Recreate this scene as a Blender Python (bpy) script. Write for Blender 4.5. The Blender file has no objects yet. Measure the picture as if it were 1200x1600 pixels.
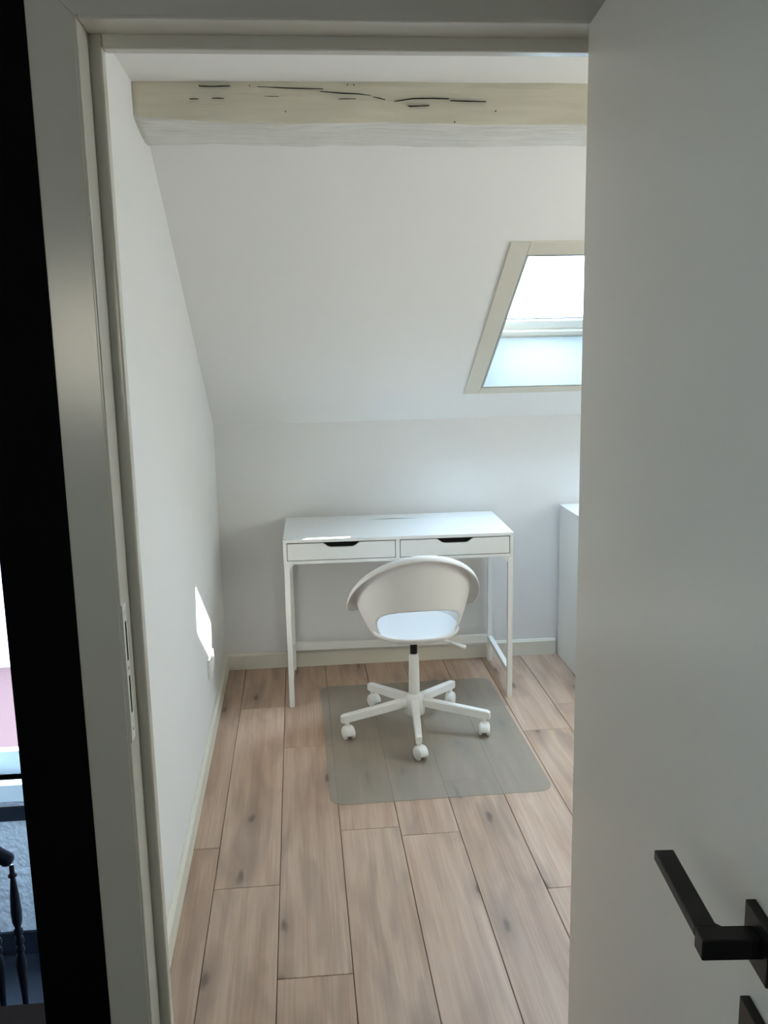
import bpy, bmesh, math, random
from mathutils import Vector, Matrix
random.seed(7)
S = bpy.context.scene
COL = S.collection
# ------------------------------------------------------------------ camera
cam_d = bpy.data.cameras.new('camera'); cam = bpy.data.objects.new('camera', cam_d); COL.objects.link(cam)
F_PX, YAW, PITCH, ROLL, CAM_H = 1436.589, 0.0907428642, 0.189081275, -0.0195631353, 1.60770527
cy, sy, cp, sp = math.cos(YAW), math.sin(YAW), math.cos(PITCH), math.sin(PITCH)
fw = Vector((sy*cp, cy*cp, -sp)); rt = Vector((cy, -sy, 0)); up = rt.cross(fw)
r2 = rt*math.cos(ROLL)+up*math.sin(ROLL); u2 = up*math.cos(ROLL)-rt*math.sin(ROLL)
cam.matrix_world = Matrix(((r2.x, u2.x, -fw.x, 0), (r2.y, u2.y, -fw.y, 0), (r2.z, u2.z, -fw.z, CAM_H), (0, 0, 0, 1)))
cam_d.sensor_fit = 'VERTICAL'; cam_d.sensor_height = 36.0; cam_d.lens = F_PX/1600*36.0
cam_d.clip_start = 0.02
S.camera = cam
# ------------------------------------------------------------------ sky, sun, exposure
WORLD_STRENGTH = 1.0
SUN_STRENGTH = .9
EXPOSURE = 5.42
w = bpy.data.worlds.new('sky'); S.world = w; w.use_nodes = True
nt = w.node_tree; nt.nodes.clear()
wo = nt.nodes.new('ShaderNodeOutputWorld'); bg = nt.nodes.new('ShaderNodeBackground')
bg.inputs['Color'].default_value = (0.56, 0.76, 1.0, 1); bg.inputs['Strength'].default_value = WORLD_STRENGTH
nt.links.new(bg.outputs[0], wo.inputs[0])
sd = bpy.data.lights.new('sun', 'SUN'); sd.energy = SUN_STRENGTH; sd.angle = math.radians(0.6); sd.color = (1, .95, .87)
sun = bpy.data.objects.new('sun', sd); COL.objects.link(sun)
sun.rotation_euler = Vector((1, .175, .829)).to_track_quat('Z', 'Y').to_euler()
S.view_settings.view_transform = 'Standard'; S.view_settings.look = 'None'
S.view_settings.gamma = 1; S.view_settings.use_curve_mapping = False
S.view_settings.exposure = EXPOSURE

# ------------------------------------------------------------------ materials
def mat(name, col, rough=.5, spec=.5, metal=0, bump=None, coat=0):
    m = bpy.data.materials.new(name); m.use_nodes = True
    t = m.node_tree; b = t.nodes['Principled BSDF']
    b.inputs['Base Color'].default_value = (*col, 1); b.inputs['Roughness'].default_value = rough
    b.inputs['Metallic'].default_value = metal; b.inputs['Specular IOR Level'].default_value = spec
    if coat: b.inputs['Coat Weight'].default_value = coat
    tc = t.nodes.new('ShaderNodeTexCoord'); n = t.nodes.new('ShaderNodeTexNoise')
    sc, st, di = bump if bump else (60, .02, .0005)
    n.inputs['Scale'].default_value = sc; n.inputs['Detail'].default_value = 4
    t.links.new(tc.outputs['Object'], n.inputs['Vector'])
    bp = t.nodes.new('ShaderNodeBump'); bp.inputs['Strength'].default_value = st; bp.inputs['Distance'].default_value = di
    t.links.new(n.outputs['Fac'], bp.inputs['Height']); t.links.new(bp.outputs[0], b.inputs['Normal'])
    return m
M = {}
M['wall'] = mat('wall_paint', (.755, .75, .735), .85, .3, bump=(35, .12, .004))
M['ceil'] = mat('ceiling_paint', (.88, .875, .85), .85, .3, bump=(30, .12, .004))
M['trim'] = mat('cream_trim_paint', (.70, .67, .575), .45, .4)
M['frame'] = mat('door_frame_paint', (.63, .605, .53), .2, .5)
M['lwall'] = mat('landing_plaster', (.59, .57, .51), .8, .3)
M['door'] = mat('door_leaf_paint', (.85, .80, .715), .33, .5)
M['white'] = mat('white_furniture', (.80, .81, .79), .3, .5)
M['whitem'] = mat('white_powder_coat', (.82, .82, .79), .4, .5)
M['shell'] = mat('chair_plastic', (.80, .79, .77), .38, .5)
M['wplastic'] = mat('white_plastic', (.82, .82, .80), .35, .5)
M['black'] = mat('black_metal', (.006, .006, .006), .4, .3)
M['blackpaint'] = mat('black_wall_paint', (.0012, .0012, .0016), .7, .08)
M['dark'] = mat('dark_gap', (.01, .01, .01), .8, .2)
M['velux'] = mat('window_lacquer', (.80, .79, .72), .3, .5)
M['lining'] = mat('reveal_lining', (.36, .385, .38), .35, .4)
M['stairwall'] = mat('textured_stair_plaster', (.64, .69, .76), .9, .2, bump=(28, .9, .03))
M['navy'] = mat('dark_blue_paint', (.008, .012, .022), .6, .3)
M['darkwood'] = mat('dark_stained_wood', (.022, .016, .014), .9, .0)
M['spindle'] = mat('glossy_dark_wood', (.003, .003, .006), .42, .07)
M['hallwall'] = mat('hall_paint', (.45, .44, .41), .8, .3)
M['steel'] = mat('strike_plate_painted', (.66, .65, .60), .35, .5)
M['screw'] = mat('bright_steel', (.85, .85, .82), .2, .6, metal=1)
M['brick'] = mat('pink_brick', (.040,.019,.018), .9, .2, bump=(8, .4, .02))
M['pvc'] = mat('blue_white_window_frame', (.66, .73, .78), .35, .5)

def beam_mat(name, ca, cb, rough, bs, bd):
    m = mat(name, ca, rough, .5)
    t = m.node_tree; b = t.nodes['Principled BSDF']
    tc = t.nodes.new('ShaderNodeTexCoord'); mp = t.nodes.new('ShaderNodeMapping')
    mp.inputs['Scale'].default_value = (3, 45, 45)
    n = t.nodes.new('ShaderNodeTexNoise'); n.inputs['Scale'].default_value = 1.6; n.inputs['Detail'].default_value = 6; n.inputs['Distortion'].default_value = .6
    t.links.new(tc.outputs['Object'], mp.inputs[0]); t.links.new(mp.outputs[0], n.inputs['Vector'])
    cr = t.nodes.new('ShaderNodeValToRGB')
    cr.color_ramp.elements[0].position = .3; cr.color_ramp.elements[0].color = (*ca, 1)
    cr.color_ramp.elements[1].position = .6; cr.color_ramp.elements[1].color = (*cb, 1)
    t.links.new(n.outputs['Fac'], cr.inputs[0]); t.links.new(cr.outputs[0], b.inputs['Base Color'])
    bp = t.nodes.new('ShaderNodeBump'); bp.inputs['Strength'].default_value = bs; bp.inputs['Distance'].default_value = bd
    t.links.new(n.outputs['Fac'], bp.inputs['Height']); t.links.new(bp.outputs[0], b.inputs['Normal'])
    return m
M['beam'] = beam_mat('painted_old_timber', (.70, .65, .52), (.75, .70, .575), .5, .35, .004)
M['beam_under_lit'] = beam_mat('worn_gloss_timber_lit', (.74, .735, .67), (.84, .835, .78), .26, 1.0, .010)  # lighter colour stands in for window light below; gloss and worn relief are real

def wood_mat():
    m = bpy.data.materials.new('oak_laminate'); m.use_nodes = True
    t = m.node_tree; N = t.nodes; L = t.links; b = N['Principled BSDF']
    tc = N.new('ShaderNodeTexCoord'); at = N.new('ShaderNodeAttribute'); at.attribute_name = 'plank'
    ofs = N.new('ShaderNodeVectorMath'); ofs.operation = 'SCALE'; ofs.inputs['Scale'].default_value = 37
    L.new(at.outputs['Color'], ofs.inputs[0])
    add = N.new('ShaderNodeVectorMath'); add.operation = 'ADD'
    L.new(tc.outputs['Object'], add.inputs[0]); L.new(ofs.outputs[0], add.inputs[1])
    def mapped(sc):
        mp = N.new('ShaderNodeMapping'); mp.inputs['Scale'].default_value = sc; L.new(add.outputs[0], mp.inputs[0]); return mp.outputs[0]
    def noise(sc, det, dist, rough=.5):
        n = N.new('ShaderNodeTexNoise'); n.inputs['Scale'].default_value = 1; n.inputs['Detail'].default_value = det
        n.inputs['Distortion'].default_value = dist; n.inputs['Roughness'].default_value = rough
        L.new(mapped(sc), n.inputs['Vector']); return n.outputs['Fac']
    def ramp(f, p0, c0, p1, c1):
        r = N.new('ShaderNodeValToRGB'); e = r.color_ramp.elements
        e[0].position = p0; e[0].color = (*c0, 1); e[1].position = p1; e[1].color = (*c1, 1); L.new(f, r.inputs[0]); return r.outputs[0]
    def mix(f, a, c, mode='MIX'):
        x = N.new('ShaderNodeMix'); x.data_type = 'RGBA'; x.blend_type = mode
        if isinstance(f, float): x.inputs[0].default_value = f
        else: L.new(f, x.inputs[0])
        for s, v in ((6, a), (7, c)):
            if isinstance(v, tuple): x.inputs[s].default_value = (*v, 1)
            else: L.new(v, x.inputs[s])
        return x.outputs[2]
    broad = ramp(noise((7, .9, 1), 3, .8), .35, (.47, .325, .24), .68, (.59, .44, .345))
    # cathedral rings
    wv = N.new('ShaderNodeTexWave'); wv.wave_type = 'BANDS'; wv.bands_direction = 'X'
    wv.inputs['Scale'].default_value = 3.2; wv.inputs['Distortion'].default_value = 14; wv.inputs['Detail'].default_value = 3
    wv.inputs['Detail Scale'].default_value = .55
    L.new(mapped((1.6, .28, 1)), wv.inputs['Vector'])
    rings = ramp(wv.outputs['Fac'], .1, (.90, .875, .85), .7, (1, 1, 1))
    c = mix(.75, broad, rings, 'MULTIPLY')
    fine = ramp(noise((150, 3.5, 1), 3, .1), .3, (.84, .82, .80), .65, (1.05, 1.05, 1.05))
    c = mix(.8, c, fine, 'MULTIPLY')
    smoke = ramp(noise((9, 1.7, 1), 2, 1.2), .52, (0, 0, 0), .80, (.8, .8, .8))
    c = mix(smoke, c, (.30, .215, .17))
    # knots
    def wob(v):
        n = N.new('ShaderNodeTexNoise'); n.inputs['Scale'].default_value = 2.2; n.inputs['Detail'].default_value = 3; L.new(v, n.inputs['Vector'])
        a = N.new('ShaderNodeVectorMath'); a.operation = 'SCALE'; a.inputs['Scale'].default_value = .35; L.new(n.outputs['Color'], a.inputs[0])
        d = N.new('ShaderNodeVectorMath'); d.operation = 'ADD'; L.new(v, d.inputs[0]); L.new(a.outputs[0], d.inputs[1]); return d.outputs[0]
    vo = N.new('ShaderNodeTexVoronoi'); vo.voronoi_dimensions = '2D'; vo.inputs['Scale'].default_value = 1
    L.new(wob(mapped((5.0, 1.5, 1))), vo.inputs['Vector'])
    halo = ramp(vo.outputs['Distance'], .03, (1, 1, 1), .26, (0, 0, 0))
    hm = N.new('ShaderNodeMath'); hm.operation = 'MULTIPLY'; hm.inputs[1].default_value = .6; L.new(halo, hm.inputs[0])
    c = mix(hm.outputs[0], c, (.25, .175, .135))
    core = ramp(vo.outputs['Distance'], .02, (1, 1, 1), .065, (0, 0, 0))
    cm_ = N.new('ShaderNodeMath'); cm_.operation = 'MULTIPLY'; cm_.inputs[1].default_value = .75; L.new(core, cm_.inputs[0])
    c = mix(cm_.outputs[0], c, (.11, .075, .06))
    # plank to plank tone
    sep = N.new('ShaderNodeSeparateColor'); L.new(at.outputs['Color'], sep.inputs[0])
    tone = ramp(sep.outputs[0], 0, (.93, .92, .91), 1, (1.06, 1.05, 1.04))
    c = mix(1.0, c, tone, 'MULTIPLY')
    L.new(c, b.inputs['Base Color'])
    b.inputs['Roughness'].default_value = .48; b.inputs['Specular IOR Level'].default_value = .45
    bp = N.new('ShaderNodeBump'); bp.inputs['Strength'].default_value = .15; bp.inputs['Distance'].default_value = .001
    L.new(fine, bp.inputs['Height']); L.new(bp.outputs[0], b.inputs['Normal'])
    return m
M['wood'] = wood_mat()

def glass_mat(name='window_glass', col=(.93, .95, .95)):
    m = bpy.data.materials.new(name); m.use_nodes = True
    t = m.node_tree; t.nodes.clear(); o = t.nodes.new('ShaderNodeOutputMaterial')
    tr = t.nodes.new('ShaderNodeBsdfTransparent'); tr.inputs[0].default_value = (*col, 1)
    gl = t.nodes.new('ShaderNodeBsdfGlossy'); gl.inputs['Roughness'].default_value = .02
    mx = t.nodes.new('ShaderNodeMixShader'); mx.inputs[0].default_value = .06
    t.links.new(tr.outputs[0], mx.inputs[1]); t.links.new(gl.outputs[0], mx.inputs[2])
    t.links.new(mx.outputs[0], o.inputs[0]); return m
M['glass'] = glass_mat()
M['fill_tint'] = glass_mat('gable_fill_glass', (.80, .70, .60))  # warm tint sets colour and level of the added gable fill
M['fill_tint2'] = glass_mat('landing_fill_glass', (.72, .60, .47))  # tint tunes the added landing fill

def chairmat_mat():
    m = bpy.data.materials.new('frosted_plastic_sheet'); m.use_nodes = True
    t = m.node_tree; b = t.nodes['Principled BSDF']; o = t.nodes['Material Output']
    b.inputs['Base Color'].default_value = (.50, .468, .40, 1); b.inputs['Roughness'].default_value = .32
    b.inputs['Specular IOR Level'].default_value = .8
    tc = t.nodes.new('ShaderNodeTexCoord'); n = t.nodes.new('ShaderNodeTexNoise'); n.inputs['Scale'].default_value = 260
    t.links.new(tc.outputs['Object'], n.inputs['Vector'])
    bp = t.nodes.new('ShaderNodeBump'); bp.inputs['Strength'].default_value = .25; bp.inputs['Distance'].default_value = .001
    t.links.new(n.outputs['Fac'], bp.inputs['Height']); t.links.new(bp.outputs[0], b.inputs['Normal'])
    tr = t.nodes.new('ShaderNodeBsdfTransparent'); tr.inputs[0].default_value = (.95, .94, .92, 1)
    mx = t.nodes.new('ShaderNodeMixShader'); mx.inputs[0].default_value = .34
    t.links.new(tr.outputs[0], mx.inputs[1]); t.links.new(b.outputs[0], mx.inputs[2]); t.links.new(mx.outputs[0], o.inputs[0])
    return m
M['mat'] = chairmat_mat()

# ------------------------------------------------------------------ helpers
class MB:
    def __init__(s): s.bm = bmesh.new(); s.mats = []
    def mi(s, m):
        if m is None: return 0
        if m not in s.mats: s.mats.append(m)
        return s.mats.index(m)
    def poly_prism(s, pts_a, pts_b, m=None):
        a = [s.bm.verts.new(p) for p in pts_a]; b = [s.bm.verts.new(p) for p in pts_b]; n = len(a); k = s.mi(m)
        fs = [s.bm.faces.new(a[::-1]), s.bm.faces.new(b)]
        for i in range(n): fs.append(s.bm.faces.new((a[i], a[(i+1) % n], b[(i+1) % n], b[i])))
        for f in fs: f.material_index = k
        return s
    def box(s, x0, x1, y0, y1, z0, z1, m=None, bev=0):
        p = [(x0, y0), (x1, y0), (x1, y1), (x0, y1)]
        if not bev: return s.poly_prism([(x, y, z0) for x, y in p], [(x, y, z1) for x, y in p], m)
        t = bmesh.new(); a = [t.verts.new((x, y, z0)) for x, y in p]; b = [t.verts.new((x, y, z1)) for x, y in p]
        t.faces.new(a[::-1]); t.faces.new(b)
        for i in range(4): t.faces.new((a[i], a[(i+1) % 4], b[(i+1) % 4], b[i]))
        bmesh.ops.bevel(t, geom=t.edges[:], offset=bev, segments=2, profile=.5, affect='EDGES')
        return s.merge(t, m)
    def merge(s, t, m=None, M4=None):
        k = s.mi(m); mp = {}
        for v in t.verts: mp[v.index if False else v] = s.bm.verts.new(M4 @ v.co if M4 else v.co)
        for f in t.faces:
            try:
                g = s.bm.faces.new([mp[v] for v in f.verts]); g.material_index = k if m else f.material_index; g.smooth = f.smooth
            except ValueError: pass
        t.free(); return s
    def lathe(s, prof, c=(0, 0, 0), seg=24, m=None, axis=None, smooth=True):
        k = s.mi(m); R = Vector((0, 0, 1)).rotation_difference(Vector(axis)).to_matrix() if axis else Matrix.Identity(3)
        rings = []
        for r, z in prof:
            rings.append([s.bm.verts.new(Vector(c)+R @ Vector((r*math.cos(2*math.pi*i/seg), r*math.sin(2*math.pi*i/seg), z))) for i in range(seg)] if r > 1e-6 else [s.bm.verts.new(Vector(c)+R @ Vector((0, 0, z)))])
        for a, b in zip(rings, rings[1:]):
            for i in range(seg):
                j = (i+1) % seg
                if len(a) == 1 and len(b) == 1: continue
                if len(a) == 1: f = s.bm.faces.new((a[0], b[j], b[i]))
                elif len(b) == 1: f = s.bm.faces.new((a[i], a[j], b[0]))
                else: f = s.bm.faces.new((a[i], a[j], b[j], b[i]))
                f.smooth = smooth; f.material_index = k
        return s
    def cyl(s, p, q, r, r2=None, m=None, seg=20, ch=.0):
        p = Vector(p); q = Vector(q); L = (q-p).length; r2 = r if r2 is None else r2
        c = ch or min(r, r2)*.08
        return s.lathe([(0, 0), (r-c, 0), (r, c), (r2, L-c), (r2-c, L), (0, L)], p, seg, m, (q-p).normalized())
    def build(s, name, m=None, parent=None, bevel=0, loc=None):
        bmesh.ops.recalc_face_normals(s.bm, faces=s.bm.faces[:])
        me = bpy.data.meshes.new(name); s.bm.to_mesh(me); s.bm.free()
        if m is not None:
            me.materials.append(m)
        for x in s.mats: me.materials.append(x)
        o = bpy.data.objects.new(name, me); COL.objects.link(o)
        if parent: o.parent = parent
        if loc: o.location = loc
        if bevel:
            b = o.modifiers.new('bevel', 'BEVEL'); b.width = bevel; b.segments = 2; b.limit_method = 'ANGLE'; b.angle_limit = math.radians(40)
        return o
def tag(o, label=None, cat=None, group=None, kind=None):
    if label: o['label'] = label
    if cat: o['category'] = cat
    if group: o['group'] = group
    if kind: o['kind'] = kind
    return o
def empty(name, loc=(0, 0, 0), rz=0, **k):
    o = bpy.data.objects.new(name, None); COL.objects.link(o); o.location = loc; o.rotation_euler = (0, 0, rz); o.empty_display_size = .1
    tag(o, **k); return o
def structure(o, label=None, cat=None): o['kind'] = 'structure'; tag(o, label, cat); return o

# ------------------------------------------------------------------ setting: the room
XL, XR = -.40, 2.55
YF0, YF1 = 1.50, 1.598            # door wall
YB, YBW = 4.386, 4.50            # back (knee) wall
ZC = 2.27
KN = 1.212                       # top of knee wall
TAN = .625; TH = math.atan(TAN); CT, ST = math.cos(TH), math.sin(TH)
def sl(x, s, n=0.0):             # a point of the roof slope: s up the slope, n outwards
    return Vector((x, YB-s*CT+n*ST, KN+s*ST+n*CT))

# floor planks, one mesh
def floor_planks():
    bm = bmesh.new(); lay = bm.loops.layers.color.new('plank')
    xs = [-.498, -.302, -.106, .089, .286, .480, .679, .875, 1.076]
    while xs[-1] < XR: xs.append(xs[-1]+.196)
    js = [2.745, 2.515, 3.455, 2.80, 2.744, 3.10, 2.40, 3.483]
    Lp = 1.355; g = .0010; rnd = random.Random(3)
    for i in range(len(xs)-1):
        j0 = js[i] if i < len(js) else 2+rnd.random()*1.3
        y = j0
        while y > YF0: y -= Lp
        while y < YB+.02:
            x0, x1, y0, y1 = max(xs[i], XL-.05)+g, min(xs[i+1], XR+.05)-g, max(y, YF0)+g, min(y+Lp, YB+.02)-g
            if y1 > y0+.01 and x1 > x0+.01:
                c = (rnd.random(), rnd.random(), rnd.random(), 1); h = .0012
                o = [(x0, y0), (x1, y0), (x1, y1), (x0, y1)]
                inn = [(x0+h, y0+h), (x1-h, y0+h), (x1-h, y1-h), (x0+h, y1-h)]
                A = [bm.verts.new((px, py, -.0012)) for px, py in o]; B = [bm.verts.new((px, py, 0)) for px, py in inn]
                fs = [bm.faces.new(B)]
                C = [bm.verts.new((px, py, -.008)) for px, py in o]
                for k in range(4):
                    fs.append(bm.faces.new((A[k], A[(k+1) % 4], B[(k+1) % 4], B[k])))
                    fs.append(bm.faces.new((C[k], C[(k+1) % 4], A[(k+1) % 4], A[k])))
                for f in fs:
                    for l in f.loops: l[lay] = c
            y += Lp
    # dark under-layer closes the joints
    v = [bm.verts.new(p) for p in ((XL-.06, YF0, -.006), (XR+.05, YF0, -.006), (XR+.05, YB+.05, -.006), (XL-.06, YB+.05, -.006))]
    f = bm.faces.new(v); f.material_index = 1
    for l in f.loops: l[lay] = (0, 0, 0, 1)
    v = [bm.verts.new(p) for p in ((XL-.06, YF0, -.05), (XR+.05, YF0, -.05), (XR+.05, YB+.05, -.05), (XL-.06, YB+.05, -.05))]
    f = bm.faces.new(v[::-1]); f.material_index = 1
    for l in f.loops: l[lay] = (0, 0, 0, 1)
    me = bpy.data.meshes.new('floor'); bm.to_mesh(me); bm.free()
    me.materials.append(M['wood']); me.materials.append(mat('plank_joint', (.10, .065, .045), .8))
    o = bpy.data.objects.new('floor', me); COL.objects.link(o); return structure(o)
floor_planks()

# left partition (stairwell on its other side)
b = MB(); b.box(XL-.088, XL, YF1, YBW+.1, -1.62, 2.55); structure(b.build('wall_left', M['wall']))
b = MB(); b.box(XL-.07, XR+.1, YB, YBW, -.05, KN+.04); structure(b.build('wall_back', M['wall']))
GY0, GY1, GZ0, GZ1 = 1.95, 2.75, .95, 1.95      # unseen gable window added for fill light, hidden by the open door
b = MB(); b.box(XR, XR+.1, YF0, GY0, -.05, 2.55); b.box(XR, XR+.1, GY1, YBW, -.05, 2.55); b.box(XR, XR+.1, GY0, GY1, -.05, GZ0); b.box(XR, XR+.1, GY0, GY1, GZ1, 2.55)
structure(b.build('wall_right', M['wall']))
w3 = empty('fill_window_gable', (0, 0, 0), kind='structure')
b = MB()
for q in ((GY0, GY0+.06, GZ0, GZ1), (GY1-.06, GY1, GZ0, GZ1), (GY0+.06, GY1-.06, GZ0, GZ0+.07), (GY0+.06, GY1-.06, GZ1-.06, GZ1)): b.box(XR+.03, XR+.08, *q)
b.build('window_frame', M['velux'], w3, .004)
b = MB(); b.box(XR+.053, XR+.057, GY0+.055, GY1-.055, GZ0+.065, GZ1-.055); b.build('pane', M['fill_tint'], w3)
b = MB(); b.box(XR-.10, XR+.03, GY0-.04, GY1+.04, GZ0-.03, GZ0); b.build('windowsill', M['velux'], w3, .004)
b = MB(); b.box(XR+.1, XR+1.35, GY0-.4, GY1+.4, GZ1+.08, GZ1+.16); structure(b.build('sun_block_slab', M['velux']))  # unseen slab added to keep direct sun out of the gable window
b = MB(); b.box(XL-.07, XR+.1, YF0, 2.75, ZC, ZC+.28); structure(b.build('ceiling', M['ceil']))

# skylight opening in the slope
OX0, OX1, OS0, OS1 = .825, 1.44, .301, 1.269
smax = (ZC+.02-KN)/ST
b = MB()
def slab(x0, x1, s0, s1, n0=0, n1=.02, m=None, B=b):
    B.poly_prism([sl(x0, s0, n0), sl(x1, s0, n0), sl(x1, s1, n0), sl(x0, s1, n0)], [sl(x0, s0, n1), sl(x1, s0, n1), sl(x1, s1, n1), sl(x0, s1, n1)], m)
slab(XL-.02, OX0, -.03, smax); slab(OX1, XR+.02, -.03, smax); slab(OX0, OX1, -.03, OS0); slab(OX0, OX1, OS1, smax)
structure(b.build('ceiling_slope', M['ceil']))

# window_1: skylight (trim, lining, frame, sash, glass)
win = empty('window_1', sl((OX0+OX1)/2, OS0), kind='structure')
def wbuild(B, name, m, bev=0, parent=win):
    o = B.build(name, m, parent, bev); o.matrix_parent_inverse = Matrix.Translation(-Vector(win.location)) if parent is win else Matrix.Identity(4); return o
ND = .203                       # depth of the recess, along the slope normal
FS0, FS1 = .385, 1.173          # frame, along the slope
FX0, FX1 = .835, 1.43
T = .066
b = MB()
def ring(B, x0, x1, s0, s1, X0, X1, S0_, S1_, n0, n1, m=None):   # outer x0..s1, inner X0..S1_
    for (a, c, d, e) in ((x0, X0, s0, s1), (X1, x1, s0, s1), (X0, X1, s0, S0_), (X0, X1, S1_, s1)):
        slab(a, c, d, e, n0, n1, m, B)
ring(b, OX0-.07, OX1+.07, OS0-.05, OS1+.072, OX0, OX1, OS0, OS1, -.007, 0)
wbuild(b, 'architrave', M['trim'], .003)
b = MB()
def panel(p, q, r, s_, th, B=b):
    n = (q-p).cross(s_-p).normalized()*th
    B.poly_prism([p, q, r, s_], [p+n, q+n, r+n, s_+n])
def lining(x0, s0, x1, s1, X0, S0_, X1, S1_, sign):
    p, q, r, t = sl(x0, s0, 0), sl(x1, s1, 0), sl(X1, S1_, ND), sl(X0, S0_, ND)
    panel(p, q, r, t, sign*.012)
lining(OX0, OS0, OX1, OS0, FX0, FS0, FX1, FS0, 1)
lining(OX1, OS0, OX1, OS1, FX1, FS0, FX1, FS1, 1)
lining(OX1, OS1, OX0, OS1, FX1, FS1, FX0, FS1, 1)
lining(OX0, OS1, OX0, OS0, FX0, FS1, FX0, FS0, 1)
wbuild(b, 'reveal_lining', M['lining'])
b = MB(); ring(b, FX0-.02, FX1+.02, FS0-.02, FS1+.02, FX0+.035, FX1-.035, FS0+.05, FS1-.04, ND, ND+.07)
wbuild(b, 'window_frame', M['velux'], .003)
b = MB(); ring(b, FX0+.037, FX1-.037, FS0+.052, FS1-.042, FX0+.078, FX1-.078, FS0+.118, FS1-.09, ND+.012, ND+.06)
sash = wbuild(b, 'window_sash', M['velux'], .004)
b = MB(); ring(b, FX0+.078, FX1-.078, FS0+.118, FS1-.09, FX0+.083, FX1-.083, FS0+.126, FS1-.095, ND+.022, ND+.034)
wbuild(b, 'gasket', mat('grey_gasket', (.28, .32, .38), .5), 0)
b = MB(); slab(FX0+.079, FX1-.079, FS0+.119, FS1-.091, ND+.030, ND+.034, None, b)
wbuild(b, 'pane', M['glass'])
# roof outside around the frame keeps daylight out of the cavity
b = MB()
for (a, c, d, e) in ((XL-.05, FX0-.015, -.4, smax+.25), (FX1+.015, XR+.1, -.4, smax+.25), (FX0-.015, FX1+.015, -.4, FS0-.015), (FX0-.015, FX1+.015, FS1+.015, smax+.25)):
    slab(a, c, d, e, ND+.0, ND+.03, None, b)
structure(b.build('roof', M['darkwood']))

# baseboards with a small bevelled top
def baseboard(name, p, q, nrm, h=.082, t=.015):
    p = Vector(p); q = Vector(q); n = Vector(nrm)
    prof = [(0, 0), (t, 0), (t, h-.012), (t-.003, h-.008), (t-.007, h-.002), (.004, h), (0, h)]
    B = MB(); B.poly_prism([p+n*a+Vector((0, 0, z)) for a, z in prof], [q+n*a+Vector((0, 0, z)) for a, z in prof])
    return structure(B.build(name, M['trim']))
baseboard('baseboard_left', (XL, YF1, 0), (XL, YB, 0), (1, 0, 0))
baseboard('baseboard_back', (XL, YB, 0), (1.262, YB, 0), (0, -1, 0))

# old timber beam
def beam():
    bm = bmesh.new(); n = 150
    prof = [(2.606, ZC+.02), (2.600, 2.262), (2.599, 2.235), (2.600, 2.205), (2.6005, 2.172), (2.602, 2.1655), (2.608, 2.163), (2.66, 2.157), (2.72, 2.155), (2.78, 2.153), (2.84, 2.156), (2.862, 2.165), (2.88, 2.22), (2.88, ZC+.02)]
    rnd = random.Random(5); ph = [rnd.random()*6 for _ in range(8)]
    rows = []
    for i in range(n+1):
        x = XL+(XR-XL)*i/n; row = []
        for k, (y, z) in enumerate(prof):
            dy = .0030*math.sin(x*5+ph[0]+k*.4)+.0018*math.sin(x*17+ph[1]+k)+.001*math.sin(x*41+ph[2]+2*k)
            dz = .0028*math.sin(x*4+ph[3]+k*.3)+.0018*math.sin(x*13+ph[4])+.0010*math.sin(x*37+ph[5]+k)
            if i < 14 and 3 < k < 9: dz += (.026, .026, .022, .016, .006)[k-4]*(1-i/14)**2
            row.append(bm.verts.new((x, y+dy, z+dz)))
        rows.append(row)
    for a, c in zip(rows, rows[1:]):
        for k in range(len(prof)-1):
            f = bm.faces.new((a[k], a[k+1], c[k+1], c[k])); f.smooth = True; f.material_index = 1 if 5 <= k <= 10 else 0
    for r_ in (rows[0], rows[-1]): bm.faces.new(r_)
    bmesh.ops.recalc_face_normals(bm, faces=bm.faces[:])
    me = bpy.data.meshes.new('ceiling_beam'); bm.to_mesh(me); bm.free(); me.materials.append(M['beam']); me.materials.append(M['beam_under_lit'])
    o = bpy.data.objects.new('ceiling_beam', me); COL.objects.link(o)
    structure(o)
    return o
bo = beam()
def front_pt(px, py, y=2.594):
    d = fw + r2*((px-600)/F_PX) - u2*((py-800)/F_PX); t = y/d.y
    return Vector((0, 0, CAM_H))+d*t
cr_ = MB()
CR = [[(402, 135, .6), (440, 137, 1.6), (470, 138, 1.5), (505, 138.5, .6)], [(500, 142.5, .5), (540, 145.5, 1.6), (560, 146.5, 1.7), (580, 149, .6)], [(583, 151, .6), (592, 153, 1.4), (602, 155.5, .5)],
      [(616, 158, .6), (630, 156, 1.5), (645, 153.8, 1.5), (675, 153.2, 1.3), (702, 153.8, .5)], [(704, 156.5, .5), (730, 157.5, 1.1), (760, 158.3, .4)], [(638, 165, .8), (642, 165.5, 1.6), (655, 165, .8), (671, 164, .4)],
      [(310, 133.5, .5), (316, 134, 1.0), (335, 134.5, .7), (343, 134, 1.2), (360, 133.8, .5)], [(296, 154.3, .4), (303, 154, .8), (310, 153.8, .4)], [(331, 153, .4), (341, 153, 1.1), (350, 153.4, .4)],
      [(530, 154.5, .4), (545, 154, .8), (556, 154.2, .4)], [(412, 150, .3), (425, 150.5, .7), (436, 150.5, .3)]]
for c in CR:
    P = [front_pt(x, y) for x, y, w_ in c]; W = [.00062*w_ for _, _, w_ in c]
    for i in range(len(P)-1):
        a, d = P[i], P[i+1]; za, zd = Vector((0, 0, W[i])), Vector((0, 0, W[i+1])); bk = Vector((0, .02, 0))
        cr_.poly_prism([a-za, d-zd, d+zd, a+za], [a-za+bk, d-zd+bk, d+zd+bk, a+za+bk])
for x, y in ((446, 174), (711, 190), (775, 173), (543, 132), (553, 132), (390, 133.5)):
    p = front_pt(x, y); cr_.cyl(p, p+Vector((0, .02, 0)), .0014, seg=10)
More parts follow.
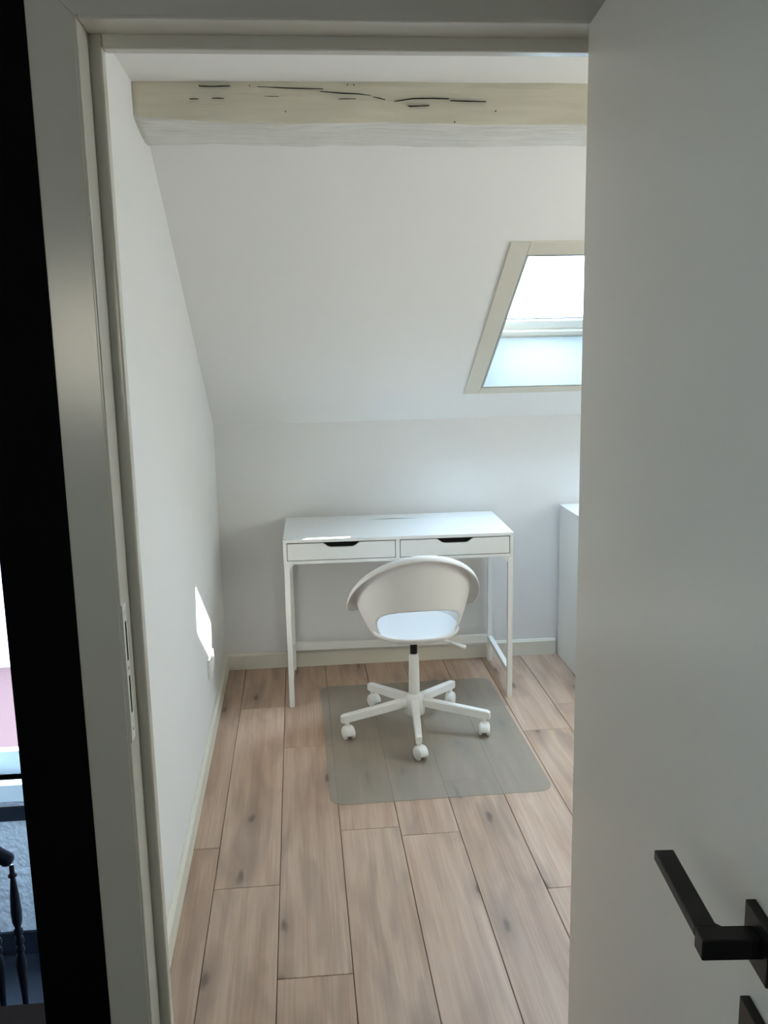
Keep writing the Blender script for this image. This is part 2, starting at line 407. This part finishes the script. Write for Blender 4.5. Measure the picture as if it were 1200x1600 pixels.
co = cr_.build('crack', M['dark'], bo); co['label'] = 'dark drying cracks and nail holes in the beam'

# ------------------------------------------------------------------ door frame and door
RX0, RX1, HZ = -.303, .530, 2.075          # rebate opening
FX = -.376
b = MB()
# casing face, three pieces with a fine shadow gap to the jamb
b.poly_prism([(FX, 1.496, -.0), (RX0-.0045, 1.496, 0), (RX0-.0045, 1.496, HZ+.0045), (FX, 1.496, HZ+.078)], [(FX, 1.504, 0), (RX0-.0045, 1.504, 0), (RX0-.0045, 1.504, HZ+.0045), (FX, 1.504, HZ+.078)])
b.poly_prism([(FX, 1.496, HZ+.078), (RX0-.0045, 1.496, HZ+.0045), (RX1+.0045, 1.496, HZ+.0045), (RX1+.078, 1.496, HZ+.078)], [(FX, 1.504, HZ+.078), (RX0-.0045, 1.504, HZ+.0045), (RX1+.0045, 1.504, HZ+.0045), (RX1+.078, 1.504, HZ+.078)])
b.poly_prism([(RX1+.078, 1.496, 0), (RX1+.078, 1.496, HZ+.078), (RX1+.0045, 1.496, HZ+.0045), (RX1+.0045, 1.496, 0)], [(RX1+.078, 1.504, 0), (RX1+.078, 1.504, HZ+.078), (RX1+.0045, 1.504, HZ+.0045), (RX1+.0045, 1.504, 0)])
trim = structure(b.build('trim_1', M['frame'], None, .0012))
YS = 1.572; YI = 1.600
def uframe(e, y0, y1, th=.03):
    B = MB()
    x0, x1, z1 = RX0+e, RX1-e, HZ-e
    B.box(x0-th, x0, y0, y1, 0, z1+th); B.box(x1, x1+th, y0, y1, 0, z1+th); B.box(x0, x1, y0, y1, z1, z1+th)
    return B
uframe(0, 1.4975, YS+.002).build('jamb', M['frame'], trim, .003)
uframe(.020, YS, YI, .08).build('door_stop', M['frame'], trim, .0035)
# room side casing
b = uframe(.014, YI, YI+.006, .07); b.build('room_casing', M['frame'], trim, .002)
# strike plate on the left jamb
b = MB(); b.box(RX0-.001, RX0+.0016, 1.499, 1.529, .935, 1.178, None, .0007)
st = b.build('strike_plate', M['steel'], trim); 
for z0, z1 in ((1.078, 1.146), (.985, 1.050)):
    b = MB(); b.box(RX0+.0012, RX0+.0022, 1.511, 1.520, z0, z1); b.build('slot', M['dark'], st)
for z0 in (1.163, 1.064, .955):
    b = MB(); b.cyl((RX0+.0012, 1.515, z0), (RX0+.0026, 1.515, z0), .0034, seg=14); b.build('screw', M['screw'], st)

# walls of the landing
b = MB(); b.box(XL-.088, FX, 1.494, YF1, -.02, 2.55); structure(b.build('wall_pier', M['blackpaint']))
b = MB(); b.box(RX1+.03, XR+.1, 1.504, YF1, 0, 2.55); b.box(FX, RX1+.03, 1.504, YF1, HZ+.03, 2.55); b.box(FX, RX0-.03, 1.504, YF1, 0, HZ+.03)
structure(b.build('wall_front', M['lwall']))

DA = .0912                       # door leaf stands open into the landing
HX, HY = .4685, 1.498
door = empty('door_1', (HX, HY, 0), 0, kind='structure')
door.rotation_euler = (0, 0, -DA)    # local -y runs from hinge to lock edge, local -x is the visible face
DW = .865
b = MB(); b.box(0, .040, -DW, 0, .008, 2.0735, None, .0015); leaf = b.build('door_leaf', M['door'], door)
hd = bpy.data.objects.new('door_handle', None); COL.objects.link(hd); hd.parent = door
HYc, HZc = -.808, 1.074
b = MB(); b.box(-.0095, .0, HYc-.026, HYc+.026, HZc-.026, HZc+.026, None, .001); b.build('rosette', M['black'], hd)
b = MB(); b.box(-.060, -.009, HYc-.0105, HYc+.0105, HZc-.0095, HZc+.0105, None, .0015)
b.box(-.060, -.040, HYc+.0100, HYc+.135, HZc-.0005, HZc+.0105, None, .0015)
# eased elbow
b.poly_prism([(-.041, HYc+.009, HZc), (-.036, HYc+.010, HZc), (-.0405, HYc+.015, HZc)], [(-.041, HYc+.009, HZc+.010), (-.036, HYc+.010, HZc+.010), (-.0405, HYc+.015, HZc+.010)])
b.build('lever', M['black'], hd)
b = MB(); b.box(-.0095, 0, HYc-.026, HYc+.026, .949, 1.001, None, .001)
kr = b.build('key_rosette', M['black'], door)
b = MB(); b.cyl((-.0105, HYc, .979), (-.009, HYc, .979), .006, seg=16); b.box(-.0105, -.009, HYc-.002, HYc+.002, .962, .979); b.build('keyhole', M['dark'], kr)
for z in (.25, 1.85):
    b = MB(); b.cyl((.03, .006, z-.045), (.03, .006, z+.045), .007, seg=16); b.build('hinge', M['steel'], door)

# ------------------------------------------------------------------ landing and stairwell
b = MB(); b.box(-2.6, FX-.084, -1.6, 2.085, -.20, 0); b.box(FX-.084, 1.7, -1.6, YF0, -.20, -.0005); structure(b.build('floor_landing', M['darkwood']))
b = MB(); b.box(-2.7, 1.8, -1.7, YF1, 2.55, 2.65); b.box(-2.7, XL, YF1, 4.75, 2.55, 2.65); structure(b.build('ceiling_landing', M['hallwall']))
b = MB(); b.box(-2.7, -2.6, -1.7, 4.75, -1.8, 2.55); structure(b.build('wall_landing_left', M['hallwall']))
HX0, HX1, HZ0, HZ1 = -1.3, -.7, 1.25, 1.95
b = MB(); b.box(-2.6, HX0, -1.7, -1.6, -.2, 2.55); b.box(HX1, 1.8, -1.7, -1.6, -.2, 2.55); b.box(HX0, HX1, -1.7, -1.6, -.2, HZ0); b.box(HX0, HX1, -1.7, -1.6, HZ1, 2.55)
structure(b.build('wall_landing_back', M['hallwall']))
w4 = empty('fill_window_landing', (0, 0, 0), kind='structure')  # unseen window behind the camera, added to brighten the landing
b = MB()
for q in ((HX0, HX0+.06, HZ0, HZ1), (HX1-.06, HX1, HZ0, HZ1), (HX0+.06, HX1-.06, HZ0, HZ0+.07), (HX0+.06, HX1-.06, HZ1-.06, HZ1)): b.box(q[0], q[1], -1.68, -1.63, q[2], q[3])
b.build('window_frame', M['velux'], w4, .004)
b = MB(); b.box(HX0+.055, HX1-.055, -1.657, -1.653, HZ0+.065, HZ1-.055); b.build('pane', M['fill_tint2'], w4)
b = MB(); b.box(1.7, 1.8, -1.6, YF0, -.2, 2.55); structure(b.build('wall_landing_right', M['hallwall']))
b = MB(); b.box(-2.7, XL-.07, 2.085, 4.75, -1.72, -1.62); b.box(-2.6, XL-.07, 2.0, 2.085, -1.62, -.2); structure(b.build('floor_stairwell', M['navy']))
# stair wall with window_2
WX0, WX1, WZ0, WZ1 = -2.45, -.86, -.47, 1.45
YW = 4.60
b = MB(); b.box(-2.7, WX0, YW, YW+.15, -1.7, 2.6); b.box(WX1, XL-.07, YW, YW+.15, -1.7, 2.6)
b.box(WX0, WX1, YW, YW+.15, -1.7, WZ0-.15); b.box(WX0, WX1, YW, YW+.15, WZ1, 2.6); structure(b.build('wall_stair', M['stairwall']))
w2 = empty('window_2', ((WX0+WX1)/2, YW, WZ0-.15), kind='structure')
def w2b(B, name, m, bev=.004):
    o = B.build(name, m, w2, bev); o.matrix_parent_inverse = Matrix.Translation(-Vector(w2.location)); return o
def rect_ring(B, x0, x1, z0, z1, t, y0, y1, tb=None):
    tb = tb or t
    B.box(x0, x0+t, y0, y1, z0, z1); B.box(x1-t, x1, y0, y1, z0, z1); B.box(x0+t, x1-t, y0, y1, z0, z0+tb); B.box(x0+t, x1-t, y0, y1, z1-t, z1)
b = MB(); rect_ring(b, WX0, WX1, WZ0-.15, WZ1, .06, YW+.07, YW+.13, .085); w2b(b, 'window_frame', M['pvc'])
b = MB(); rect_ring(b, WX0+.05, WX1-.05, WZ0-.075, WZ1-.05, .06, YW+.055, YW+.105); w2b(b, 'window_sash', M['pvc'])
b = MB(); b.box(WX0+.11, WX1-.11, YW+.078, YW+.082, WZ0-.015, WZ1-.11); w2b(b, 'pane', M['glass'], 0)
b = MB(); b.box(WX0-.05, WX1+.05, YW-.06, YW+.07, WZ0-.245, WZ0-.15); w2b(b, 'windowsill', M['pvc'])
b = MB(); b.box(-2.6, XL-.07, YW-.02, YW, -.845, -.768); structure(b.build('trim_2', M['navy'], None, .004))
b = MB(); b.box(-2.6, XL-.07, YW-.02, YW, -1.62, -1.492); structure(b.build('baseboard_stair', M['navy'], None, .004))

rail = empty('stair_railing', (-1.1, 3.2, -.95), label='dark turned wooden stair railing below the stairwell window', cat='railing')
def rb(B, name, m):
    o = B.build(name, m, rail); o.matrix_parent_inverse = Matrix.Translation(-Vector(rail.location)); return o
b = MB(); e = Vector((-1.106, 3.2, -.268)); s_ = Vector((-1.75, 3.2, .205)); 
b.lathe([(0, 0), (.012, .002), (.022, .008), (.028, .02), (.028, (s_-e).length), (0, (s_-e).length)], e, 20, None, (s_-e).normalized()); rb(b, 'handrail', M['spindle'])
def spindle(x, ztop):
    B = MB(); z0 = -.95; pr = [(0, z0), (.014, z0), (.011, -.86), (.013, -.80), (.018, -.73), (.0205, -.69), (.016, -.655), (.010, -.640), (.0165, -.634), (.0175, -.626), (.0165, -.618), (.009, -.610), (.017, -.598), (.019, -.588), (.017, -.578), (.009, -.569), (.0165, -.560), (.0175, -.552), (.0165, -.544), (.010, -.536), (.018, -.51), (.020, -.47), (.017, -.41), (.012, -.36), (.009, -.33), (.016, -.324), (.016, -.318), (.009, -.312), (.009, ztop), (0, ztop)]
    # upper part follows the handrail
    sh = ztop-(-.28); pr = [(r, z if i < 3 else z+sh*(.0 if z < -.33 else 1)) for i, (r, z) in enumerate(pr)]
    B.lathe(pr, (x, 3.2, 0), 20); rb(B, 'baluster', M['spindle'])
spindle(-1.112, -.28)
for i in range(1, 6): spindle(-1.112-.082*i, -.28+.060*i)
b = MB(); b.box(-1.75, -1.0, 3.16, 3.24, -1.0, -.945, None, .004); rb(b, 'base_rail', M['darkwood'])

# neighbouring building seen through the stair window
nb = empty('neighbour_building', (-5, 15, -9), label='pinkish brick house outside the stairwell window', cat='building')
def nbb(B, name, m):
    o = B.build(name, m, nb); o.matrix_parent_inverse = Matrix.Translation(-Vector(nb.location)); return o
b = MB(); b.box(-12, -1, 14, 19, -9, -3.2); nbb(b, 'wall', M['brick'])
b = MB(); b.poly_prism([(-12.3, 13.7, -3.2), (-12.3, 19.3, -3.2), (-12.3, 17.5, -2.0)], [(-.7, 13.7, -3.2), (-.7, 19.3, -3.2), (-.7, 17.5, -2.0)]); nbb(b, 'roof', mat('grey_roof_slates', (.10, .10, .13), .7))
for i in range(5):
    x = -10.5+i*1.9
    b = MB(); rect_ring(b, x, x+.9, -7.9, -6.7, .08, 13.95, 14.02); wf = nbb(b, 'window', M['pvc'])
    b = MB(); b.box(x+.07, x+.83, 13.98, 14.01, -7.85, -6.75); o = b.build('pane', mat('dark_pane', (.05, .06, .08), .1), wf)

# ------------------------------------------------------------------ desk
desk = empty('desk', (-.086, 3.856, 0), -.0183, label='white two-drawer desk with slim metal legs against the back wall', cat='desk')
DD = .500
W_, MTL = M['white'], M['whitem']
b = MB(); b.box(0, 1, 0, DD-.1125, .745, .760, None, .0015); b.build('desktop', W_, desk)
# rear flap with a long scooped finger slot at its front edge
b = MB(); N_ = 14; sx0, sx1 = .378, .632
front = [(0, DD-.110)]+[(sx0+(sx1-sx0)*i/N_, DD-.110+.018*math.sin(math.pi*i/N_)**.6) for i in range(N_+1)]+[(1, DD-.110)]
pts = front+[(1, DD), (0, DD)]
b.poly_prism([(x, y, .745) for x, y in pts], [(x, y, .760) for x, y in pts]); b.build('cable_flap', W_, desk, .0008)
b = MB()
b.box(0, .016, .001, DD-.002, .652, .745); b.box(.984, 1, .001, DD-.002, .652, .745)
b.box(.016, .984, .001, DD-.002, .652, .666); b.box(.484, .502, .001, DD-.11, .666, .745); b.box(.016, .984, DD-.016, DD-.002, .666, .745)
b.build('desk_body', W_, desk, .001)
b = MB(); b.box(.016, .984, .020, .024, .664, .7455); 
for x0, x1 in ((.016, .484), (.502, .984)):
    for q in ((x0, x0+.0009, .666, .745), (x1-.0009, x1, .666, .745), (x0, x1, .666, .6669), (x0, x1, .7441, .745)): b.box(q[0], q[1], .0025, .02, q[2], q[3])
b.build('drawer_gap_shade', M['dark'], desk)  # dark liners stand in for the shade in the drawer gaps
lp = [(sx0+(sx1-sx0)*i/N_, DD-.1105+.0175*math.sin(math.pi*i/N_)**.6) for i in range(N_+1)]
b = MB(); b.poly_prism([(x, y, .743) for x, y in lp], [(x, y, .7575) for x, y in lp]); b.build('slot_shade', M['dark'], desk)  # dark fill stands in for shade inside the finger slot
def drawer(x0, x1):
    z0, z1 = .6685, .7415; cx = (x0+x1)/2
    out = [(x0, z0), (x1, z0), (x1, z1)]
    cut = [(.083, 0), (.076, -.002), (.058, -.0155), (.050, -.0185), (.040, -.0195)]
    out += [(cx+a, z1+c) for a, c in cut]+[(cx-a, z1+c) for a, c in cut[::-1]]+[(x0, z1)]
    B = MB(); B.poly_prism([(x, .0, z) for x, z in out], [(x, .016, z) for x, z in out]); B.build('drawer', W_, desk, .0008)
drawer(.0185, .4815); drawer(.5045, .9815)
LG = .022
for x in (.002, 1-.002-LG):
    for y in (.002, DD-.004-LG):
        b = MB(); b.box(x, x+LG, y, y+LG, .004, .652, None, .0012); b.box(x+.002, x+LG-.002, y+.002, y+LG-.002, 0, .004)
        g = 1 if x < .5 else -1; xi = x+LG if g > 0 else x   # small gusset under the body
        b.poly_prism([(xi, y+.002, .652), (xi+g*.022, y+.002, .652), (xi, y+.002, .625)], [(xi, y+LG-.002, .652), (xi+g*.022, y+LG-.002, .652), (xi, y+LG-.002, .625)])
        b.build('leg', MTL, desk)
    b = MB(); b.box(x, x+LG, LG+.002, DD-.004-LG, .112, .134, None, .0012); b.build('side_stretcher', MTL, desk)
b = MB(); b.box(LG+.002, 1-LG-.002, DD-.004-LG, DD-.006, .098, .138, None, .0012); b.build('rear_stretcher', MTL, desk)

# ------------------------------------------------------------------ cabinet beside the desk
cab = empty('cabinet', (1.27, 3.80, 0), 0, label='low white cabinet in the back corner, right of the desk', cat='cabinet')
b = MB(); b.box(0, 1.2, .018, .565, .0, .757, None, .001); b.build('body', M['white'], cab)
b = MB(); b.box(-.002, 1.202, -.002, .567, .758, .776, None, .0012); b.build('top_panel', M['white'], cab)
for i in range(2):
    b = MB(); b.box(.002+.6*i, .598+.6*i, -.002, .016, .012, .755, None, .001); d_ = b.build('door', M['white'], cab)
    b = MB(); b.cyl((.555-.51*i+.6*i, -.022, .5), (.555-.51*i+.6*i, -.002, .5), .011, seg=20); b.build('knob', M['wplastic'], d_)

# ------------------------------------------------------------------ chair mat
def round_rect(x0, x1, y0, y1, r, n=8):
    out = []
    for cx, cy_, a0 in ((x1-r, y0+r, -90), (x1-r, y1-r, 0), (x0+r, y1-r, 90), (x0+r, y0+r, 180)):
        for i in range(n+1):
            a = math.radians(a0+90*i/n); out.append((cx+r*math.cos(a), cy_+r*math.sin(a)))
    return out
rr = round_rect(-.40, .40, -.5575, .5575, .055)
b = MB(); b.poly_prism([(x, y, 0) for x, y in rr], [(x, y, .0022) for x, y in rr])
cm = b.build('chair_mat', M['mat'], None, .0006, (.459, 3.527, .0004)); cm.rotation_euler = (0, 0, .008)
tag(cm, 'translucent grey plastic mat with rounded corners under the swivel chair', 'mat')

# ------------------------------------------------------------------ swivel chair
CH = (.437, 3.580, .0026)
CROT = .05
chair = empty('swivel_chair', CH, 0, label='white swivel chair with moulded shell seat in front of the desk', cat='chair')
def base_pt(ph):
    return .172*math.sin(ph), -.187*math.cos(ph), .424
def rim_pt(ph):
    a = abs(ph)
    h = (max(0, .5+.5*math.cos(min(a*1.15, math.pi))))**.95
    ex = .232*math.sin(ph)
    yy = -.232*math.cos(ph) if a < math.pi/2 else -.205*math.cos(ph)
    return ex, yy, .455+.332*h
def shell_pt(ph, t):
    bx, by, bz = base_pt(ph); rx, ry, rz = rim_pt(ph)
    q = math.sin(t*math.pi/2)**.85*.55+t*.45
    return Vector((bx+(rx-bx)*q, by+(ry-by)*q, bz+(rz-bz)*t))
def make_shell():
    bm = bmesh.new(); NU, NV = 144, 40; TL = 8
    # the scooped opening low in the back, in (angle, height) space
    A0, Z0, ZH = 1.02, .478, .086
    def rho(ph, z): return (abs(ph/A0)**2.1+abs((z-Z0)/ZH)**2.1)**(1/2.1)
    grid = {}; uv = {}
    for i in range(NU):
        ph = -math.pi+2*math.pi*i/NU
        for j in range(NV+1):
            uv[i, j] = [ph, j/NV]
    def zz(ph, t): return shell_pt(ph, t).z
    quads = [(i, j) for i in range(NU) for j in range(NV)]
    keep = []
    for i, j in quads:
        phc = -math.pi+2*math.pi*(i+.5)/NU; tc_ = (j+.5)/NV
        if rho(phc, zz(phc, tc_)) >= 1: keep.append((i, j))
    ks = set(keep); bound = set()
    for i, j in quads:
        if (i, j) not in ks:
            for di, dj in ((0, 0), (1, 0), (0, 1), (1, 1)): bound.add(((i+di) % NU, j+dj))
    used = set()
    for i, j in keep:
        for di, dj in ((0, 0), (1, 0), (0, 1), (1, 1)): used.add(((i+di) % NU, j+dj))
    for k in bound & used:
        ph, t = uv[k]; z = zz(ph, t); r_ = rho(ph, z)
        if r_ > .01:
            ph2 = ph/r_; z2 = Z0+(z-Z0)/r_
            zb, zr = shell_pt(ph2, 0).z, shell_pt(ph2, 1).z
            uv[k] = [ph2, min(1, max(0, (z2-zb)/(zr-zb)))]
    for k in used: grid[k] = bm.verts.new(shell_pt(*uv[k]))
    for i, j in keep:
        try:
            f = bm.faces.new([grid[i, j], grid[(i+1) % NU, j], grid[(i+1) % NU, j+1], grid[i, j+1]]); f.smooth = True
        except ValueError: pass
    # rolled lip, wide over the back and arms, fading out at the front
    prev = [grid[i, NV] for i in range(NU)]
    for k in range(1, TL+1):
        cur = []
        for i in range(NU):
            ph = -math.pi+2*math.pi*i/NU; a = abs(ph)
            w_ = 1 if a < 1.75 else max(0, 1-(a-1.75)/.5); w_ = w_*w_*(3-2*w_); w_ = max(w_, .12)
            p = shell_pt(ph, 1); out = Vector((math.sin(ph)*1.0, -math.cos(ph), 0))
            g = (k/TL)*1.45; Rr = .020
            wide = (.034+.002*min(1, a/1.5))*w_
            o_ = wide*math.sin(g)/math.sin(1.45); u_ = .006*math.sin(min(math.pi, g*2))*w_-(1-math.cos(g))*(.018+.034*min(1, (a/1.5)**2))*w_
            cur.append(bm.verts.new(p+out*o_+Vector((0, 0, u_))))
        for i in range(NU):
            f = bm.faces.new([prev[i], prev[(i+1) % NU], cur[(i+1) % NU], cur[i]]); f.smooth = True
        prev = cur
    me = bpy.data.meshes.new('backrest'); bmesh.ops.recalc_face_normals(bm, faces=bm.faces[:]); bm.to_mesh(me); bm.free(); me.materials.append(M['shell'])
    o = bpy.data.objects.new('backrest', me); COL.objects.link(o); o.parent = chair; o.rotation_euler = (0, 0, CROT)
    s = o.modifiers.new('thickness', 'SOLIDIFY'); s.thickness = .0045; s.offset = 0
    return o
make_shell()
def make_seat():
    bm = bmesh.new(); NU = 72; rings = []
    # profile: fraction of radius, height (upper face dished, rounded rim, underside)
    DZ = -.010; pr = [(0, .4435), (.3, .444), (.55, .4465), (.75, .4505), (.88, .456), (.94, .4595), (.975, .461), (.995, .4595), (1.0, .4555), (.99, .450), (.96, .444), (.88, .435), (.7, .428), (.4, .424), (0, .423)]
    for f_, z in pr:
        if f_ == 0: rings.append([bm.verts.new((0, 0, z+DZ))]); continue
        r_ = []
        for i in range(NU):
            a = 2*math.pi*i/NU; c, s = math.cos(a), math.sin(a); e = 2/2.5
            x = .178*abs(c)**e*(1 if c > 0 else -1); y = .196*abs(s)**e*(1 if s > 0 else -1)
            r_.append(bm.verts.new((x*f_, y*f_-.011, z+DZ)))
        rings.append(r_)
    for a, c in zip(rings, rings[1:]):
        for i in range(NU):
            j = (i+1) % NU
            f = bm.faces.new((a[0], c[i], c[j])) if len(a) == 1 else bm.faces.new((a[i], a[j], c[0])) if len(c) == 1 else bm.faces.new((a[i], a[j], c[j], c[i]))
            f.smooth = True
    bmesh.ops.recalc_face_normals(bm, faces=bm.faces[:])
    me = bpy.data.meshes.new('seat'); bm.to_mesh(me); bm.free(); me.materials.append(M['shell'])
    o = bpy.data.objects.new('seat', me); COL.objects.link(o); o.parent = chair; o.rotation_euler = (0, 0, CROT)
make_seat()
b = MB(); b.box(-.075, .075, -.085, .085, .386, .414, None, .006); b.build('seat_mechanism', M['wplastic'], chair)
b = MB(); b.cyl((.07, -.02, .398), (.150, -.02, .368), .0055, seg=12); b.cyl((.145, -.02, .370), (.212, -.02, .343), .0065, .0085, seg=12); b.build('tilt_lever', M['wplastic'], chair)
b = MB(); b.cyl((0, 0, .30), (0, 0, .40), .0150, seg=28); b.build('gas_lift', M['black'], chair)['label'] = 'black gas lift piston'
b = MB(); b.lathe([(0, .10), (.0235, .10), (.0225, .20), (.0205, .318), (.019, .322), (.015, .322)], (0, 0, 0), 32); b.build('column_sleeve', M['wplastic'], chair)
b = MB(); b.lathe([(0, .062), (.040, .062), (.044, .066), (.043, .10), (.040, .128), (.034, .142), (.027, .147), (.0235, .150)], (0, 0, 0), 32); b.build('hub', M['wplastic'], chair)
def caster_mb():
    B = MB(); r = .0265
    for sx in (-1, 1):
        # wheel
        B.cyl((sx*.0095, -.012, r), (sx*.0215, -.012, r), r-.001, m=M['wplastic'], seg=28, ch=.003)
        B.cyl((sx*.0215, -.012, r), (sx*.0225, -.012, r), r*.72, m=M['wplastic'], seg=24, ch=.0005)
    B.cyl((-.0095, -.012, r), (.0095, -.012, r), .012, m=M['dark'], seg=16)
    # hood over the wheels
    t = bmesh.new(); n = 14; W = .0185
    outer, inner = r+.004, r+.0015
    ring_ = []
    for i in range(n+1):
        a = math.radians(-8+196*i/n); c, s = math.cos(a), math.sin(a)
        ring_.append([t.verts.new((x, -.012-c*R_*1.0, r+s*R_)) for x, R_ in ((-W, outer-.003), (-W+.004, outer), (W-.004, outer), (W, outer-.003), (W, inner-.003), (-W, inner-.003))])
    for a, c in zip(ring_, ring_[1:]):
        for k in range(6): t.faces.new((a[k], a[(k+1) % 6], c[(k+1) % 6], c[k])).smooth = k in (0, 1, 2)
    t.faces.new(ring_[0]); t.faces.new(ring_[-1][::-1])
    B.merge(t, M['wplastic'])
    B.cyl((0, 0, .048), (0, 0, .068), .009, m=M['wplastic'], seg=16)
    return B
cast_mesh = None
for k, (ang, tw) in enumerate(((194, 20), (122, 30), (50, -20), (-22, -10), (-94, 25))):
    b = MB(); Lr = .318
    # tapering box arm: top falls from hub to tip
    secs = [(.030, .0155, .100, .134), (.12, .0145, .088, .124), (Lr-.012, .0125, .068, .103), (Lr, .0105, .070, .098)]
    t = bmesh.new(); rs = []
    for (x, hw, z0, z1) in secs:
        c_ = .004
        rs.append([t.verts.new((x, y, z)) for y, z in ((-hw, z0), (hw, z0), (hw, z1-c_), (hw-c_, z1), (-hw+c_, z1), (-hw, z1-c_))])
    for a, c in zip(rs, rs[1:]):
        for q in range(6): t.faces.new((a[q], a[(q+1) % 6], c[(q+1) % 6], c[q]))
    t.faces.new(rs[0]); t.faces.new(rs[-1][::-1]); b.merge(t)
    lg = b.build('leg', M['wplastic'], chair, .0012); lg.rotation_euler = (0, 0, math.radians(ang))
    if cast_mesh is None:
        c_o = caster_mb().build('caster', None, lg); cast_mesh = c_o.data
    else:
        c_o = bpy.data.objects.new('caster', cast_mesh); COL.objects.link(c_o); c_o.parent = lg
    c_o.location = (Lr-.024, 0, 0); c_o.rotation_euler = (0, 0, math.radians(-ang+tw))

# ------------------------------------------------------------------ socket on the left wall
so = empty('wall_socket', (XL, 3.645, .298), label='white double power socket low on the left wall', cat='socket')
b = MB(); b.box(0, .012, -.075, .075, -.042, .042, None, .003); b.build('cover_plate', M['wplastic'], so)
for yy in (-.036, .036):
    b = MB(); b.lathe([(.024, .0), (.024, .0035), (.0205, .0035), (.0195, .0005), (0, .0005)], (.0118, yy, 0), 24, None, (1, 0, 0)); ro = b.build('socket_outlet', M['wplastic'], so)
    for dz in (-.009, .009):
        b = MB(); b.cyl((.0118, yy+dz, 0), (.0128, yy+dz, 0), .0024, seg=10); b.build('pin_hole', M['dark'], ro)

# ------------------------------------------------------------------ window portals (only guide daylight sampling)
def portal(name, center, normal_in, sx, sy_):
    d = bpy.data.lights.new(name, 'AREA'); d.shape = 'RECTANGLE'; d.size = sx; d.size_y = sy_; d.cycles.is_portal = True
    o = bpy.data.objects.new(name, d); COL.objects.link(o); o.location = center
    o.rotation_euler = Vector(normal_in).to_track_quat('-Z', 'Y').to_euler()
portal('skylight_portal', sl((FX0+FX1)/2, (FS0+FS1)/2, ND+.09), (0, -ST, -CT), .62, .82)
portal('gable_fill_portal', (XR+.09, (GY0+GY1)/2, (GZ0+GZ1)/2), (-1, 0, 0), GY1-GY0, 1.0)
portal('landing_fill_portal', ((HX0+HX1)/2, -1.69, (HZ0+HZ1)/2), (0, 1, 0), .62, .72)
portal('stair_window_portal', ((WX0+WX1)/2, YW+.14, (WZ0+WZ1)/2-.08), (0, -1, 0), WX1-WX0, WZ1-WZ0+.2)
